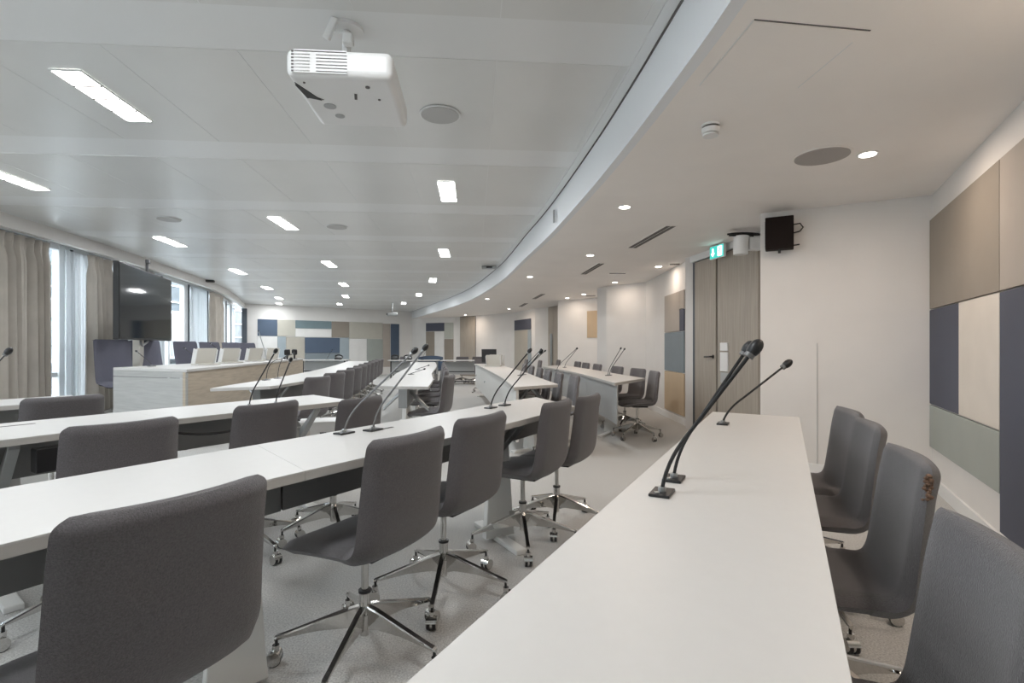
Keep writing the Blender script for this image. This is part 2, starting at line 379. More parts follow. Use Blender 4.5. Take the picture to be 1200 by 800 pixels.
for k in range(nw):
    s0, s1 = k*wl, (k+1)*wl
    (p, a), (q, a2) = along(GL, s0), along(GL, s1); ang = math.atan2(q[1]-p[1], q[0]-p[0]); m_ = lerp(p, q, .5); L = (Vector(q)-Vector(p)).length
    b = B()
    for s in (-L/2+.055, L/2-.055): box(b, (s, 0, 1.41), (.11, .10, 2.58))
    box(b, (0, 0, .17), (L, .09, .10)); box(b, (0, 0, 2.66), (L, .09, .09)); box(b, (-L*.12, 0, 1.41), (.07, .08, 2.5))
    w = obj('window_%d' % (k+1), b, 'frame', loc=(m_[0], m_[1], 0), rz=ang, bevel=.006, bseg=1, kind='structure')
    b = B(); box(b, (0, 0, 0), (.045, .14, 2.5)); obj('mullion', b, 'darkframe', w, loc=(-L/2+.14, 0, 1.41))
    b = B(); box(b, (0, 0, 0), (L*.5, .05, .07)); obj('transom', b, 'frame', w, loc=(L*.17, 0, .78))
    b = B(); box(b, (0, 0, 0), (L-.2, .012, 2.42)); obj('pane', b, 'glass', w, loc=(0, .01, 1.42))
b = B(); box(b, (-9.78, 18.72, 1.3), (.16, .28, 2.6), .4); struct('trim_6', b, 'darkframe')

def curtain(s0, s1, label, m='curtain', z0=.02, z1=2.62, fold=.15, amp=.055, line_off=.16, flare=0, seed=1, header=True):
    rnd = random.Random(seed); ln = offline(WINS, line_off); b = B()
    n = int((s1-s0)/fold*10)+1; zs = [z0, .4, .9, 1.4, 1.9, 2.3, z1-.16, z1-.11, z1]
    (po, ao) = along(ln, (s0+s1)/2); ph = [rnd.uniform(-.5, .5) for _ in range(20)]
    rows = []
    for z in zs:
        tt = (z-z0)/(z1-z0); row = []
        for i in range(n+1):
            u = i/n; s = s0+(s1-s0)*u + flare*(1-tt)*(u)
            (p, a) = along(ln, s); w = 2*PI*(s1-s0)*u/fold
            pv = u*8; k0 = int(pv); pf = ph[k0]*(1-(pv-k0))+ph[k0+1]*(pv-k0)
            d = amp*(math.sin(w+pf*3)+.35*math.sin(w*2.3+ph[3]+tt*.8)) * (1.05-.25*tt if tt < .93 else (.35 if tt < .96 else .6))
            row.append((p[0]-math.sin(a)*d-po[0], p[1]+math.cos(a)*d-po[1], z))
        rows.append(row)
    vs = [[b.verts.new(p) for p in r] for r in rows]
    for i in range(len(vs)-1):
        for j in range(n): b.faces.new((vs[i][j], vs[i][j+1], vs[i+1][j+1], vs[i+1][j]))
    t = thing('curtain' if header else 'sheer_curtain', label, 'curtain', (po[0], po[1], 0))
    o = obj('fabric', b, m, t, smooth=True); sd = o.modifiers.new('thick', 'SOLIDIFY'); sd.thickness = .004
    if header:
        b = B(); pts = []
        for i in range(9):
            (p, a) = along(ln, s0+(s1-s0)*i/8); pts.append((p[0]-po[0], p[1]-po[1], z1+.012))
        tube(b, pts, .01, 6); obj('track', b, 'alu', t)
    return t
def sY(Y):   # distance along the window line at depth Y
    s = 0
    for i in range(len(WINS)-1):
        a, c = WINS[i], WINS[i+1]; l = (Vector(c)-Vector(a)).length
        if c[1] >= Y: return s+l*(Y-a[1])/(c[1]-a[1])
        s += l
    return s
curtain(sY(5.15), sY(7.05), 'wide taupe curtain drawn open at the far left of the windows', fold=.15, amp=.075, seed=2)
curtain(sY(7.95), sY(8.5), 'narrow taupe curtain hanging just left of the big wall screen', fold=.12, flare=.25, seed=5)
curtain(sY(9.3), sY(9.9), 'taupe curtain hanging behind the stand of the big screen', fold=.13, seed=8)
curtain(sY(13.1), sY(14.4), 'taupe curtain between the last windows before the far wall', fold=.2, amp=.05, seed=11)
curtain(sY(7.55), sY(8.05), 'white sheer curtain beside the narrow taupe curtain', 'voile', fold=.1, amp=.03, line_off=.26, header=False, seed=3)
curtain(sY(12.0), sY(13.2), 'white sheer curtain right of the screen before the far taupe curtain', 'voile', fold=.12, amp=.03, line_off=.26, header=False, seed=4)
curtain(sY(9.9), sY(10.6), 'white sheer curtain showing at the right edge of the big screen', 'voile', fold=.1, amp=.03, line_off=.26, header=False, seed=6)

# ------------------------------------------------------------------ outside: neighbouring building
nb = thing('neighbour_building', 'pale stone building seen through the left windows', 'building', (-11, 8, 0))
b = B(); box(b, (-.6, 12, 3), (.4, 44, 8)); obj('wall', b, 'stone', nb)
for j in range(14):
    b = B(); box(b, (-.35, -5+j*2.4, 1.6), (.12, 1.1, 1.6)); f = obj('window', b, 'frame', nb)
    b = B(); box(b, (-.28, -5+j*2.4, 1.6), (.02, .9, 1.4)); obj('pane', b, 'steel' if 0 else 'alu', f)
for z in range(9):
    b = B(); box(b, (-.38, 12, -.6+z*.55), (.05, 44, .03)); obj('ledge', b, 'white', nb)
bw = thing('brick_wall', 'brown brick wall outside the first window left of the screen', 'wall', (-8.6, 7.9, 0))
me_b = None
for r in range(28):
    for c in range(5):
        y = (c+.5*(r % 2))*.23; 
        if me_b is None: bb_ = B(); box(bb_, (0, 0, 0), (.11, .215, .09)); o = obj('brick', bb_, 'brick', bw); me_b = o.data
        else: o = bpy.data.objects.new('brick', me_b); COL.objects.link(o); o.parent = bw
        o.location = (random.uniform(-.006, .006), y-.5, .05+r*.1)
b = B(); box(b, (0, 0, 1.4), (.09, 1.25, 2.8)); obj('mortar', b, 'stone', bw, loc=(-.02, 0, 0))
b = B()
for i in range(500):
    x, y, z = random.gauss(0, .25), random.gauss(0, .7), random.uniform(1.1, 3.2)
    box(b, (x, y, z), (.09, .09, .015), random.uniform(0, 6), random.uniform(0, 3))
iv = obj('ivy', b, 'leafwall', loc=(-10.6, 10.5, 0)); tag(iv, 'climbing ivy on the pale building outside the windows', 'plant')
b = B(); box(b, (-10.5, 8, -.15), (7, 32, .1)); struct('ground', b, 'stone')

# ------------------------------------------------------------------ tables
def table(name_lab, near, far, modules, legs, modesty='channel', mod_side='mid', mod_z=(.52, .745), group='long conference tables', tray=True, H=.78, arms='up', seams=None, panel_end=1):
    """near/far: matched plan polylines (near = chair side)."""
    o = Vector(near[len(near)//2]); t = thing('conference_table', name_lab, 'table', (o.x, o.y, 0), group=group)
    nr = [Vector(p)-o for p in smoothline(near, 6)]; fr = [Vector(p)-o for p in smoothline(far, 6)]
    def at(line, u):
        L = [0]
        for i in range(len(line)-1): L.append(L[-1]+(line[i+1]-line[i]).length)
        s = u*L[-1]
        for i in range(len(line)-1):
            if s <= L[i+1]+1e-6: return line[i]+(line[i+1]-line[i])*((s-L[i])/max(1e-6, L[i+1]-L[i]))
        return line[-1]
    us = seams or [i/modules for i in range(modules+1)]; modules = len(us)-1
    for i in range(modules):
        u0, u1 = us[i]+(.0001 if i else 0), us[i+1]-(.0001 if i < modules-1 else 0); n = 10
        pts = [tuple(at(nr, u0+(u1-u0)*k/n)) for k in range(n+1)]+[tuple(at(fr, u1-(u1-u0)*k/n)) for k in range(n+1)]
        b = B(); prism(b, pts, H-.006, H); top = obj('tabletop', b, 'table', t, bevel=.0007, bseg=1)
        b = B(); prism(b, pts, H-.032, H-.0062); obj('edge_band', b, 'edge', top)
    for i in range(modules):       # hanging channel or modesty panel
        u0, u1 = us[i]+.0008, min(panel_end, us[i+1]-.0008); n = 6; b = B()
        f0 = {'mid': .42, 'far': .90, 'near': .12}[mod_side]; w = .10 if tray else .03
        wd = (at(nr, .5)-at(fr, .5)).length
        A = [at(nr, u0+(u1-u0)*k/n).lerp(at(fr, u0+(u1-u0)*k/n), f0) for k in range(n+1)]
        C = [at(nr, u0+(u1-u0)*k/n).lerp(at(fr, u0+(u1-u0)*k/n), min(.97, f0+w/wd)) for k in range(n+1)]
        prism(b, [tuple(p) for p in A]+[tuple(p) for p in C[::-1]], *mod_z)
        obj('modesty_panel', b, modesty, t)
    for u in legs:
        p, q = at(nr, u), at(fr, u); c = p.lerp(q, .5); ac = (q-p); W = ac.length; ac.normalize(); al = Vector((-ac.y, ac.x)); rz = math.atan2(al.y, al.x)
        b = B(); zt = mod_z[0] if tray else .60
        loops = []
        for z, w_, th in ((.02, .20, .055), (.10, .185, .05), (zt+.03, .12, .045)):
            loops.append([(c.x+al.x*sx*w_/2+ac.x*sy*th/2, c.y+al.y*sx*w_/2+ac.y*sy*th/2, z) for sx, sy in ((-1, -1), (1, -1), (1, 1), (-1, 1))])
        loft(b, loops); lg = obj('leg', b, 'legwhite', t, bevel=.006)
        b = B(); box(b, (c.x, c.y, .015), (.07, W*.86, .03), rz); obj('foot', b, 'legwhite', lg, bevel=.006)
        for s in (-1, 1):
            b = B(); e0 = c+ac*s*.02; e1 = c+ac*s*W*.42; wv = al*.022
            if arms == 'down':
                e1 = c+ac*s*.26; loft(b, [[(e0.x+wv.x*a_, e0.y+wv.y*a_, H-.055+.022*h_) for a_, h_ in ((-1, -1), (1, -1), (1, 1), (-1, 1))], [(e1.x+wv.x*a_, e1.y+wv.y*a_, .50+.018*h_) for a_, h_ in ((-1, -1), (1, -1), (1, 1), (-1, 1))]])
            else: loft(b, [[(e0.x+wv.x*a_, e0.y+wv.y*a_, zt-.02+.035*h_) for a_, h_ in ((-1, -1), (1, -1), (1, 1), (-1, 1))],
                     [(e1.x+wv.x*a_, e1.y+wv.y*a_, H-.045+.012*h_) for a_, h_ in ((-1, -1), (1, -1), (1, 1), (-1, 1))]])
            obj('support_arm', b, 'alu', t, bevel=.004)
    return t, (lambda u, v: at(nr, u).lerp(at(fr, u), v)+o)
def ext(p, s, e=0): return tuple(Vector(p)+U*s+N*e)
# table under the camera, on the right
Rf, Rn = (1.25, 3.19), (1.65, 2.94)
tR = table('near right conference table with a bare white top reaching the camera', [ext(Rn, -4.6), ext(Rn, -3), ext(Rn, -1.5), Rn], [ext(Rf, -4.8, 0), ext(Rf, -3.1), ext(Rf, -1.55), Rf], 1, (.12, .45, .86), mod_side='far', tray=False, mod_z=(.30, .745), modesty='greypanel')
t1 = table('long white table in front of the first row of chairs at lower left', [(-1.75, -.2), (-1.36, .47), (-1.01, 1.09), (-.73, 1.57), (-.50, 1.92), (-.27, 2.29), (-.02, 2.70), (.18, 3.05), (.43, 3.51)],
           [(-2.3, .1), (-1.84, .78), (-1.45, 1.45), (-1.20, 1.87), (-.97, 2.24), (-.70, 2.68), (-.39, 3.19), (-.10, 3.70), (.19, 4.12)], 3, (.12, .465, .83), mod_z=(.59, .745), seams=[0, .50, 1])
t2 = table('second row white table behind the first with dark grey cable channel', [(-3.1, .6), (-2.60, 1.50), (-2.17, 2.28), (-1.87, 2.88), (-1.58, 3.33), (-1.22, 3.88)],
           [(-3.7, .95), (-3.15, 1.90), (-2.70, 2.67), (-2.36, 3.26), (-2.05, 3.78), (-1.68, 4.33)], 3, (.2, .50, .93), mod_z=(.55, .745), panel_end=.82)
t3 = table('third row white table nearest the curtains at the left edge', [(-4.6, 1.55), (-3.95, 2.7), (-3.5, 3.5), (-3.26, 3.92)], [(-5.1, 1.85), (-4.45, 3.0), (-3.98, 3.85), (-3.70, 4.30)], 2, (.2, .55, .9))
t4 = table('white table ahead of the podium with ten chairs along it', [(-2.48, 5.50), (-2.52, 6.58), (-2.80, 8.6), (-3.3, 11.2), (-4.15, 15.0)], [(-3.02, 5.50), (-3.10, 6.6), (-3.42, 8.75), (-3.95, 11.4), (-4.85, 15.2)], 5, (.03, .25, .5, .75, .97))
b = B(); prism(b, [(-2.96, 5.02), (-2.5, 5.3), (-2.48, 5.49), (-3.02, 5.49)], .748, .78); obj('end_leaf', b, 'table', t4[0], loc=(-t4[0].location.x, -t4[0].location.y, 0), bevel=.002)
t5 = table('narrow white table running away from the aisle at the picture centre', [(-.86, 5.25), (-1.0, 6.5), (-1.25, 8.0), (-1.62, 11), (-2.11, 14.1)], [(-1.39, 5.33), (-1.55, 6.5), (-1.80, 8.0), (-2.2, 11), (-2.8, 14.1)], 4, (.04, .33, .66, .96), arms='down', tray=True, mod_z=(.55, .745))
t6 = table('white table with pale side panel right of the central aisle', [(.50, 5.58), (.36, 6.8), (.21, 8.28), (-.08, 10.4), (-.40, 12.63)], [(.02, 5.16), (-.12, 6.7), (-.32, 8.3), (-.60, 10.4), (-.93, 12.63)], 4, (.07, .35, .65, .95), tray=False, mod_side='far', mod_z=(.22, .745), modesty='legwhite', arms='down')
t7 = table('white table by the door wall with pointed near end', [(1.73, 6.67), (1.60, 7.8), (1.48, 9.06), (1.30, 10.6), (1.17, 11.7)], [(1.16, 5.78), (1.08, 7.4), (.98, 8.6), (.80, 9.9), (.64, 10.9)], 3, (.17, .5, .95), arms='down', tray=False, mod_side='far', mod_z=(.30, .745), modesty='greypanel')
# tables across the far end
def far_table(x0, x1, y, skew, label):
    c = ((x0+x1)/2, y); t = thing('far_table', label, 'table', (c[0], c[1], 0), skew, 'cross tables at the far end'); W = x1-x0
    b = B(); box(b, (0, 0, .765), (W, .55, .03)); obj('tabletop', b, 'table', t, bevel=.002)
    b = B(); box(b, (0, .1, .52), (W-.1, .03, .40)); obj('modesty_panel', b, 'greypanel', t)
    for i in range(max(2, int(W/1.0))):
        x = -W/2+.1+(W-.2)*i/(max(2, int(W/1.0))-1)
        for s in (-1, 1): b = B(); box(b, (x, s*.22, .375), (.035, .035, .75)); obj('leg', b, 'dark', t)
    for z in (.12, .42): b = B(); box(b, (0, -.22, z), (W-.2, .025, .03)); obj('rail', b, 'dark', t)
    return t
far_table(-6.9, -5.4, 16.9, .12, 'left cross table in front of the blue wall panel')
far_table(-3.95, -2.35, 16.5, .03, 'middle cross table behind the central table')
far_table(-2.25, -.8, 16.3, .0, 'right cross table in front of the wooden far door')

# ------------------------------------------------------------------ chairs (local +Y is forward)
def sheet(bm, prof, wid, t0=.045, curve=.03, nx=12, taper0=False, taper1=False):
    """prof: list of (y,z); wid: half width per point; rounded slab swept along the profile."""
    loops = []; n = len(prof)
    for i, (y, z) in enumerate(prof):
        a = prof[max(i-1, 0)]; c = prof[min(i+1, n-1)]; ty, tz = c[0]-a[0], c[1]-a[1]; l = math.hypot(ty, tz); ty /= l; tz /= l
        ny, nz = tz, -ty          # towards the sitter
        w = wid[i]; t = t0[i] if isinstance(t0, list) else t0; cu = curve[i] if isinstance(curve, list) else curve; loop = []
        for k in range(nx+1):
            x = -w+2*w*k/nx; e = (abs(x)/w); h = t/2*(1-e**8)**.5 if e < 1 else 0; f = cu*e*e
            loop.append((x, y+ny*(h+f), z+nz*(h+f)))
        for k in range(nx-1, 0, -1):
            x = -w+2*w*k/nx; e = (abs(x)/w); h = t/2*(1-e**8)**.5; f = cu*e*e
            loop.append((x, y+ny*(-h+f), z+nz*(-h+f)))
        loops.append(loop)
    loft(bm, loops)
def make_chair(label, fab='felt', zup=0, back_h=.90, pod=False):
    t = thing('swivel_chair', label, 'chair')
    # seat: front edge to the crease
    W = .212
    sp, sw, st, sc = [], [], [], []
    for i in range(12):
        u = i/11; y = .235-.345*u; z = .474+.012*math.sin(u*PI*.5)-.012*(1-u)**6*1.2+zup*0
        sp.append((y, z)); e = (1-u); sw.append((W+.010)*(1-(.28*max(0, (.16-u)/.16)**2.2))); st.append(.060*(.35+.65*min(1, u*6))); sc.append(.014*u)
    b = B(); sheet(b, sp, sw, st, sc); obj('seat', b, fab, t, smooth=True)
    bp, bw, bt, bc = [], [], [], []
    ctrl = [(-.085, .482), (-.135, .483), (-.175, .503), (-.198, .543), (-.210, .595), (-.219, .65), (-.227, .72), (-.236, .80), (-.246, back_h-.045), (-.249, back_h-.025), (-.251, back_h-.010), (-.252, back_h)]
    fine = smoothline(ctrl, 3); n = len(fine)
    for i, (y, z) in enumerate(fine):
        v = max(0, (z-(back_h-.04))/.04); r = 1-.13*(v**3)
        bp.append((y, z)); bw.append((W+(.010 if z < .5 else .010-.012*(z-.5)/.4))*r); bt.append((.064-.014*min(1, max(0, (z-.5)/.3)))*(1-.62*v**3)); bc.append(.014+.016*min(1, max(0, (z-.44)/.2)))
    b = B(); sheet(b, bp, bw, bt, bc); bk = obj('backrest', b, fab, t, smooth=True)
    b = B(); box(b, (0, -.02, .441), (.17, .20, .016)); obj('seat_plate', b, 'black', t, bevel=.004)
    b = B(); cyl(b, (0, 0, .34), .014, .205, 16); obj('gas_column', b, 'chrome', t, smooth=True)
    b = B(); cyl(b, (0, 0, .198), .0215, .095, 18); cyl(b, (0, 0, .12), .017, .08, 16, r2=.026)
    obj('column_sleeve', b, 'chrome', t, smooth=True)
    b = B(); cyl(b, (0, 0, .248), .0245, .010, 18); obj('collar', b, 'black', t, smooth=True)
    for k in range(5):
        b = B(); lo = []
        for r, zt, zb, w in ((.014, .196, .100, .013), (.06, .186, .112, .013), (.17, .152, .112, .012), (.28, .118, .098, .011), (.315, .108, .092, .012), (.325, .104, .090, .009)):
            lo.append([(r, -w*.35, zb), (r, w*.35, zb), (r, w, zt-.006), (r, w*.8, zt), (r, -w*.8, zt), (r, -w, zt-.006)])
        loft(b, lo); lg = obj('leg', b, 'chrome', t, rz=2*PI*k/5)
        b = B(); cyl(b, (.318, 0, .085), .006, .03, 8); 
        for s in (-1, 1): cyl(b, (.325, s*.012, .027), .027, .014, 18, mtx=Matrix.Rotation(PI/2, 4, 'X'))
        obj('caster_wheel', b, 'black', lg, smooth=True)
        b = B(); cyl(b, (.325, 0, .03), .026, .046, 18, mtx=Matrix.Rotation(PI/2, 4, 'X')); cyl(b, (.320, 0, .062), .013, .024, 12)
        obj('caster_housing', b, 'chrome', lg, smooth=True)
    return t
C0 = make_chair('x'); used = [False]; index(C0)
def chair(col, face, label, group, star=0, back=None, z=0, low=0):
    """col: column position in plan, face: unit direction the sitter looks."""
    rz = math.atan2(face[1], face[0])-PI/2
    if not used[0]:
        c = C0; used[0] = True; c.location = (col[0], col[1], z); c.rotation_euler = (0, 0, rz); c['label'] = label; c['group'] = group
    else: c = dup(C0, (col[0], col[1], z), rz, label, group)
    i = 0
    for ch in c.children:
        if ch.name.startswith('leg'):
            ch.rotation_euler = (0, 0, star-rz+2*PI*i/5); i += 1
        elif low and ch.name.split('.')[0] in ('seat', 'backrest', 'seat_plate', 'gas_column'): ch.location.z = -low
    return c
def bk(p, f, d=.222): l = math.hypot(*f); return (p[0]+f[0]/l*d, p[1]+f[1]/l*d)
FN = (-.882, .471)
G1 = 'chairs of the first row on the left'
D = math.radians
chair(bk((-.71, 1.085), (-.86, .50)), (-.86, .50), 'largest dark chair back at the lower left corner of the picture', G1, star=D(200), low=.03)
chair((-.565, 1.966), (-.87, .49), 'grey swivel chair right of the largest chair, seat turned left', G1, star=D(190.8))
chair((-.33, 2.469), (-.86, .51), 'grey chair with its back in front of the second microphone pair', G1, star=D(197))
chair((.065, 3.087), (-.88, .47), 'fourth grey chair of the first row counting from the lower left', G1, star=D(202))
chair((.30, 3.44), (-.88, .47), 'last chair of the first row, at the far end of its table', G1, star=D(190))
G2 = 'chairs of the second row on the left'
chair(bk((-1.62, 2.14), (-.84, .54)), (-.84, .54), 'charcoal chair back above the near table, left of the podium corner', G2, star=D(20))
chair(bk((-1.36, 2.86), (-.90, .44)), (-.90, .44), 'charcoal chair at second row table in front of two curved microphones', G2, star=D(40))
chair(bk((-.93, 3.17), (-.93, .37)), (-.93, .37), 'charcoal chair crossed by two grey gooseneck stems near picture centre', G2, star=D(10))
chair(bk((-2.84, 3.25), (-.84, .54)), (-.84, .54), 'charcoal chair at the third row table, below the taupe curtain', 'chairs of the third row', star=D(10))
GR = 'chairs behind the near right table'
fr = (-.93, .37)
chair(bk((.80, .865), fr), fr, 'nearest right chair, cut by the lower right corner', GR, star=D(30), low=.045)
cw = chair(bk((1.21, 1.57), fr), fr, 'right chair with worn pale corner, second from the lower right', GR, star=D(10), low=.045)
b = B()
for i in range(22):
    ball(b, (-.208+random.uniform(-.006, .003), -.208+random.uniform(-.011, .009), .835-.0032*i), random.uniform(.004, .0075), (1, 1, .8), 6)
obj('worn_patch', b, 'worn', cw)['label'] = 'frayed tan patch on the upper edge'
chair(bk((1.54, 2.22), fr), fr, 'right chair third from the lower right, partly behind the worn one', GR, star=D(50), low=.045)
chair(bk((1.745, 2.665), (-.95, .31)), (-.95, .31), 'farthest of the four right chairs, nearest the white wall', GR, star=D(20), low=.045)
ORD = ['first', 'second', 'third', 'fourth', 'fifth', 'sixth', 'seventh', 'eighth', 'ninth', 'tenth', 'eleventh', 'twelfth']
# ten chairs beside the podium table
for i, (x, y) in enumerate([(-2.06, 5.44), (-2.18, 6.3), (-2.32, 7.15), (-2.46, 8.0), (-2.62, 8.85), (-2.80, 9.75), (-2.98, 10.7), (-3.17, 11.7), (-3.36, 12.7), (-3.55, 13.7)]):
    f = (-.95, .30); chair(bk((x, y), f), f, '%s from the near end of the ten overlapping chairs beside the podium' % ORD[i], 'ten chairs in line facing the podium', star=D(13*i))
for i, (x, y) in enumerate([(-.71, 5.76), (-.90, 6.9), (-1.02, 7.75), (-1.15, 8.6), (-1.28, 9.5), (-1.42, 10.5)]):
    f = (-.97, -.12 if i else .15); chair(bk((x, y), f), f, 'chair tucked at the narrow central table, %s from its near end' % ORD[i], 'chairs right of the central table', star=D(17*i+5))
for i, (x, y) in enumerate([(.70, 5.75), (.58, 6.35), (.49, 7.0), (.42, 7.8), (.33, 8.7), (.23, 9.6)]):
    f = (-.99, -.1); chair(bk((x, y), f), f, 'chair tucked at the table right of the aisle, %s from its near end' % ORD[i], 'chairs right of the aisle table', star=D(19*i+3))
for i, (x, y, f) in enumerate([(1.86, 6.70, (-1, -.02)), (1.86, 7.55, (-.95, -.3)), (1.73, 8.4, (-.97, -.25)), (1.60, 9.6, (-.98, -.2)), (1.50, 10.4, (-.98, -.2)), (1.45, 11.3, (-.98, -.2))]):
    chair(bk((x, y), f), f, ('grey chair standing clear at the pointed table end, seen from its side' if i == 0 else 'chair behind the pointed table by the door wall, %s from its near end' % ORD[i]), 'chairs along the door wall', star=D(23*i+8))
for i, (x, y) in enumerate([(-1.66, 16.95), (-1.12, 16.95), (-3.6, 17.2)]):
    chair((x, y), (0, -1), ['dark chair behind the right cross table, left of two', 'dark chair behind the right cross table, right of two', 'dark chair behind the middle cross table'][i], 'chairs behind the cross tables', star=D(30*i))
for i, (x, y) in enumerate([(-.75, 13.5), (.15, 13.5), (.45, 12.3), (.95, 12.9)]):
    f = ((.2, -.98), (-.98, -.1), (-.98, -.1), (-.98, -.1))[i]
    chair((x, y), f, 'small dark chair in the distance, %s from the left beyond the aisle table' % ORD[i], 'distant chairs near the far door', star=D(31*i))

# ------------------------------------------------------------------ podium on a low dais
dais = None
b = B(); prism(b, [(-4.0, 5.95), (-5.05, 6.42), (-5.75, 6.45), (-6.2, 8.3), (-6.6, 10.3), (-7.2, 12.8), (-5.5, 12.5), (-4.5, 8.8)], 0, .20); struct('dais', b, 'carpet')
pod = thing('podium_desk', 'long pale oak podium desk with angled end, under the big screen', 'desk', (-3.75, 5.88, 0))
PF = [(-3.75, 5.88), (-4.17, 8.33), (-4.52, 10.1), (-4.90, 12.0)]; PBk = [(-4.97, 6.38), (-5.05, 8.5), (-5.3, 10.3), (-5.65, 12.2)]
rel = lambda p: (p[0]+3.75, p[1]-5.88)
PFs = smoothline(PF, 5)
for i, (u0, u1) in enumerate(((0, 5), (5, 10), (10, 15))):
    b = B()
    for k in range(u0, u1): wallseg(b, rel(PFs[k]), rel(PFs[k+1]), .0, .895, -.03)
    bmesh.ops.remove_doubles(b, verts=b.verts, dist=.0005); obj('front_panel', b, 'oak', pod)
b = B(); wallseg(b, rel(PBk[0]), rel(PF[0]), .0, .82, -.03); obj('end_panel', b, 'oakend', pod)
b = B(); wallseg(b, rel(PBk[0]), rel(PF[0]), .825, .895, -.032); obj('end_panel', b, 'oakend', pod)
b = B(); wallseg(b, rel(PF[-1]), rel(PBk[-1]), .0, .895, -.03); obj('end_panel', b, 'oak', pod)
b = B(); tp = [rel(p) for p in PFs]+[rel(p) for p in smoothline(PBk, 4)[::-1]]
prism(b, [(p[0]+(.015 if i < len(PFs) else 0), p[1]) for i, p in enumerate(tp)], .897, .93); obj('desktop', b, 'table', pod, bevel=.003)
# executive chairs behind it
PC = make_chair('y', fab='felt2', back_h=1.09); PC.name = 'executive_chair'
for ch in PC.children:
    if ch.name.startswith('backrest'):
        for v in ch.data.vertices: v.co.y -= max(0, v.co.z-.5)*.24
PC.name = 'executive_chair'; index(PC)
for i, (x, y, f) in enumerate([(-5.28, 6.9, (.80, -.60)), (-5.45, 7.75, (.78, -.63)), (-5.62, 9.1, (.86, -.5)), (-5.86, 10.25, (.86, -.5)), (-6.0, 11.3, (.86, -.5)), (-6.15, 12.3, (.86, -.5))]):
    rz = math.atan2(f[1], f[0])-PI/2; lab = ['high blue grey chair at the left end of the podium', 'high blue grey chair below the right half of the big screen', 'high chair behind the first flip-up monitor on the podium', 'high chair behind the second flip-up monitor, by the far curtain', 'high chair below the last window, behind the third monitor', 'farthest high chair behind the podium'][i]
    if i == 0: PC.location = (x, y, .2); PC.rotation_euler = (0, 0, rz); PC['label'] = lab; PC['group'] = 'high chairs behind the podium'
    else: dup(PC, (x, y, .2), rz, lab, 'high chairs behind the podium')
# flip-up monitors on the podium
def flip_monitor(label, w=.30, h=.24):
    t = thing('flip_up_monitor', label, 'monitor')
    b = B(); box(b, (0, 0, .012), (w+.04, .16, .02)); obj('base', b, 'cream', t, bevel=.003)
    b = B(); loft(b, [[(-w/2, .05, .02), (w/2, .05, .02), (w/2, .09, .02), (-w/2, .09, .02)], [(-w/2, -.03, h), (w/2, -.03, h), (w/2, -.008, h), (-w/2, -.008, h)]]); obj('back_shell', b, 'cream', t, bevel=.004)
    b = B(); loft(b, [[(-w/2+.02, .092, .035), (w/2-.02, .092, .035), (w/2-.02, .094, .035), (-w/2+.02, .094, .035)], [(-w/2+.02, .0, h-.02), (w/2-.02, .0, h-.02), (w/2-.02, .002, h-.02), (-w/2+.02, .002, h-.02)]]); obj('display', b, 'screen', t)
    for s in (-1, 1): b = B(); box(b, (s*(w/2+.006), .03, h/2), (.012, .075, h-.02), rx=.25); obj('side_edge', b, 'white', t)
    return t
mons = [(-4.36, 7.3, .93), (-4.50, 8.2, .93), (-4.68, 9.35, .93), (-4.84, 10.35, .93)]
fm = flip_monitor('z'); index(fm)
for i, (x, y, z) in enumerate(mons):
    lab = '%s pale flip-up monitor on the podium, counting from the left' % ORD[i]; rz = D(68)
    if i == 0: fm.location = (x, y, z); fm.rotation_euler = (0, 0, rz); fm['label'] = lab; fm['group'] = 'flip-up monitors'
    else: dup(fm, (x, y, z), rz, lab, 'flip-up monitors')
for i, (x, y) in enumerate([(-.05, 10.9), (.0, 11.5)]):
    dup(fm, (x-.35, y, .78), D(-12), ['beige flip-up monitor on the aisle table beside a microphone', 'beige flip-up monitor farther along the aisle table'][i], 'flip-up monitors')

# ------------------------------------------------------------------ big screen on a stand
tv = thing('large_screen', 'large black glossy screen on a stand before the window wall', 'screen', (-5.62, 7.86, 0), math.atan2(2.02, -.64))
b = B(); box(b, (0, 0, 1.815), (2.12, .07, 1.05)); fr_ = obj('housing', b, 'black', tv, bevel=.006)
b = B(); box(b, (0, -.037, 1.82), (2.09, .004, 1.01)); obj('display', b, 'screen', tv)
b = B(); box(b, (0, .10, .76), (.16, .10, 1.45)); obj('stand_column', b, 'cream', tv, bevel=.01)
b = B(); box(b, (0, .22, .02), (.8, .45, .04)); obj('stand_base', b, 'cream', tv, bevel=.01)
b = B(); tube(b, [(-.15, .02, 1.27), (.02, .06, 1.2), (.2, .03, 1.28)], .018); obj('bracket', b, 'alu', tv)
b = B(); box(b, (.02, -.01, 2.43), (.035, .035, .18)); box(b, (.02, -.02, 2.5), (.06, .05, .06)); obj('screen_camera', b, 'dark', tv, bevel=.004)

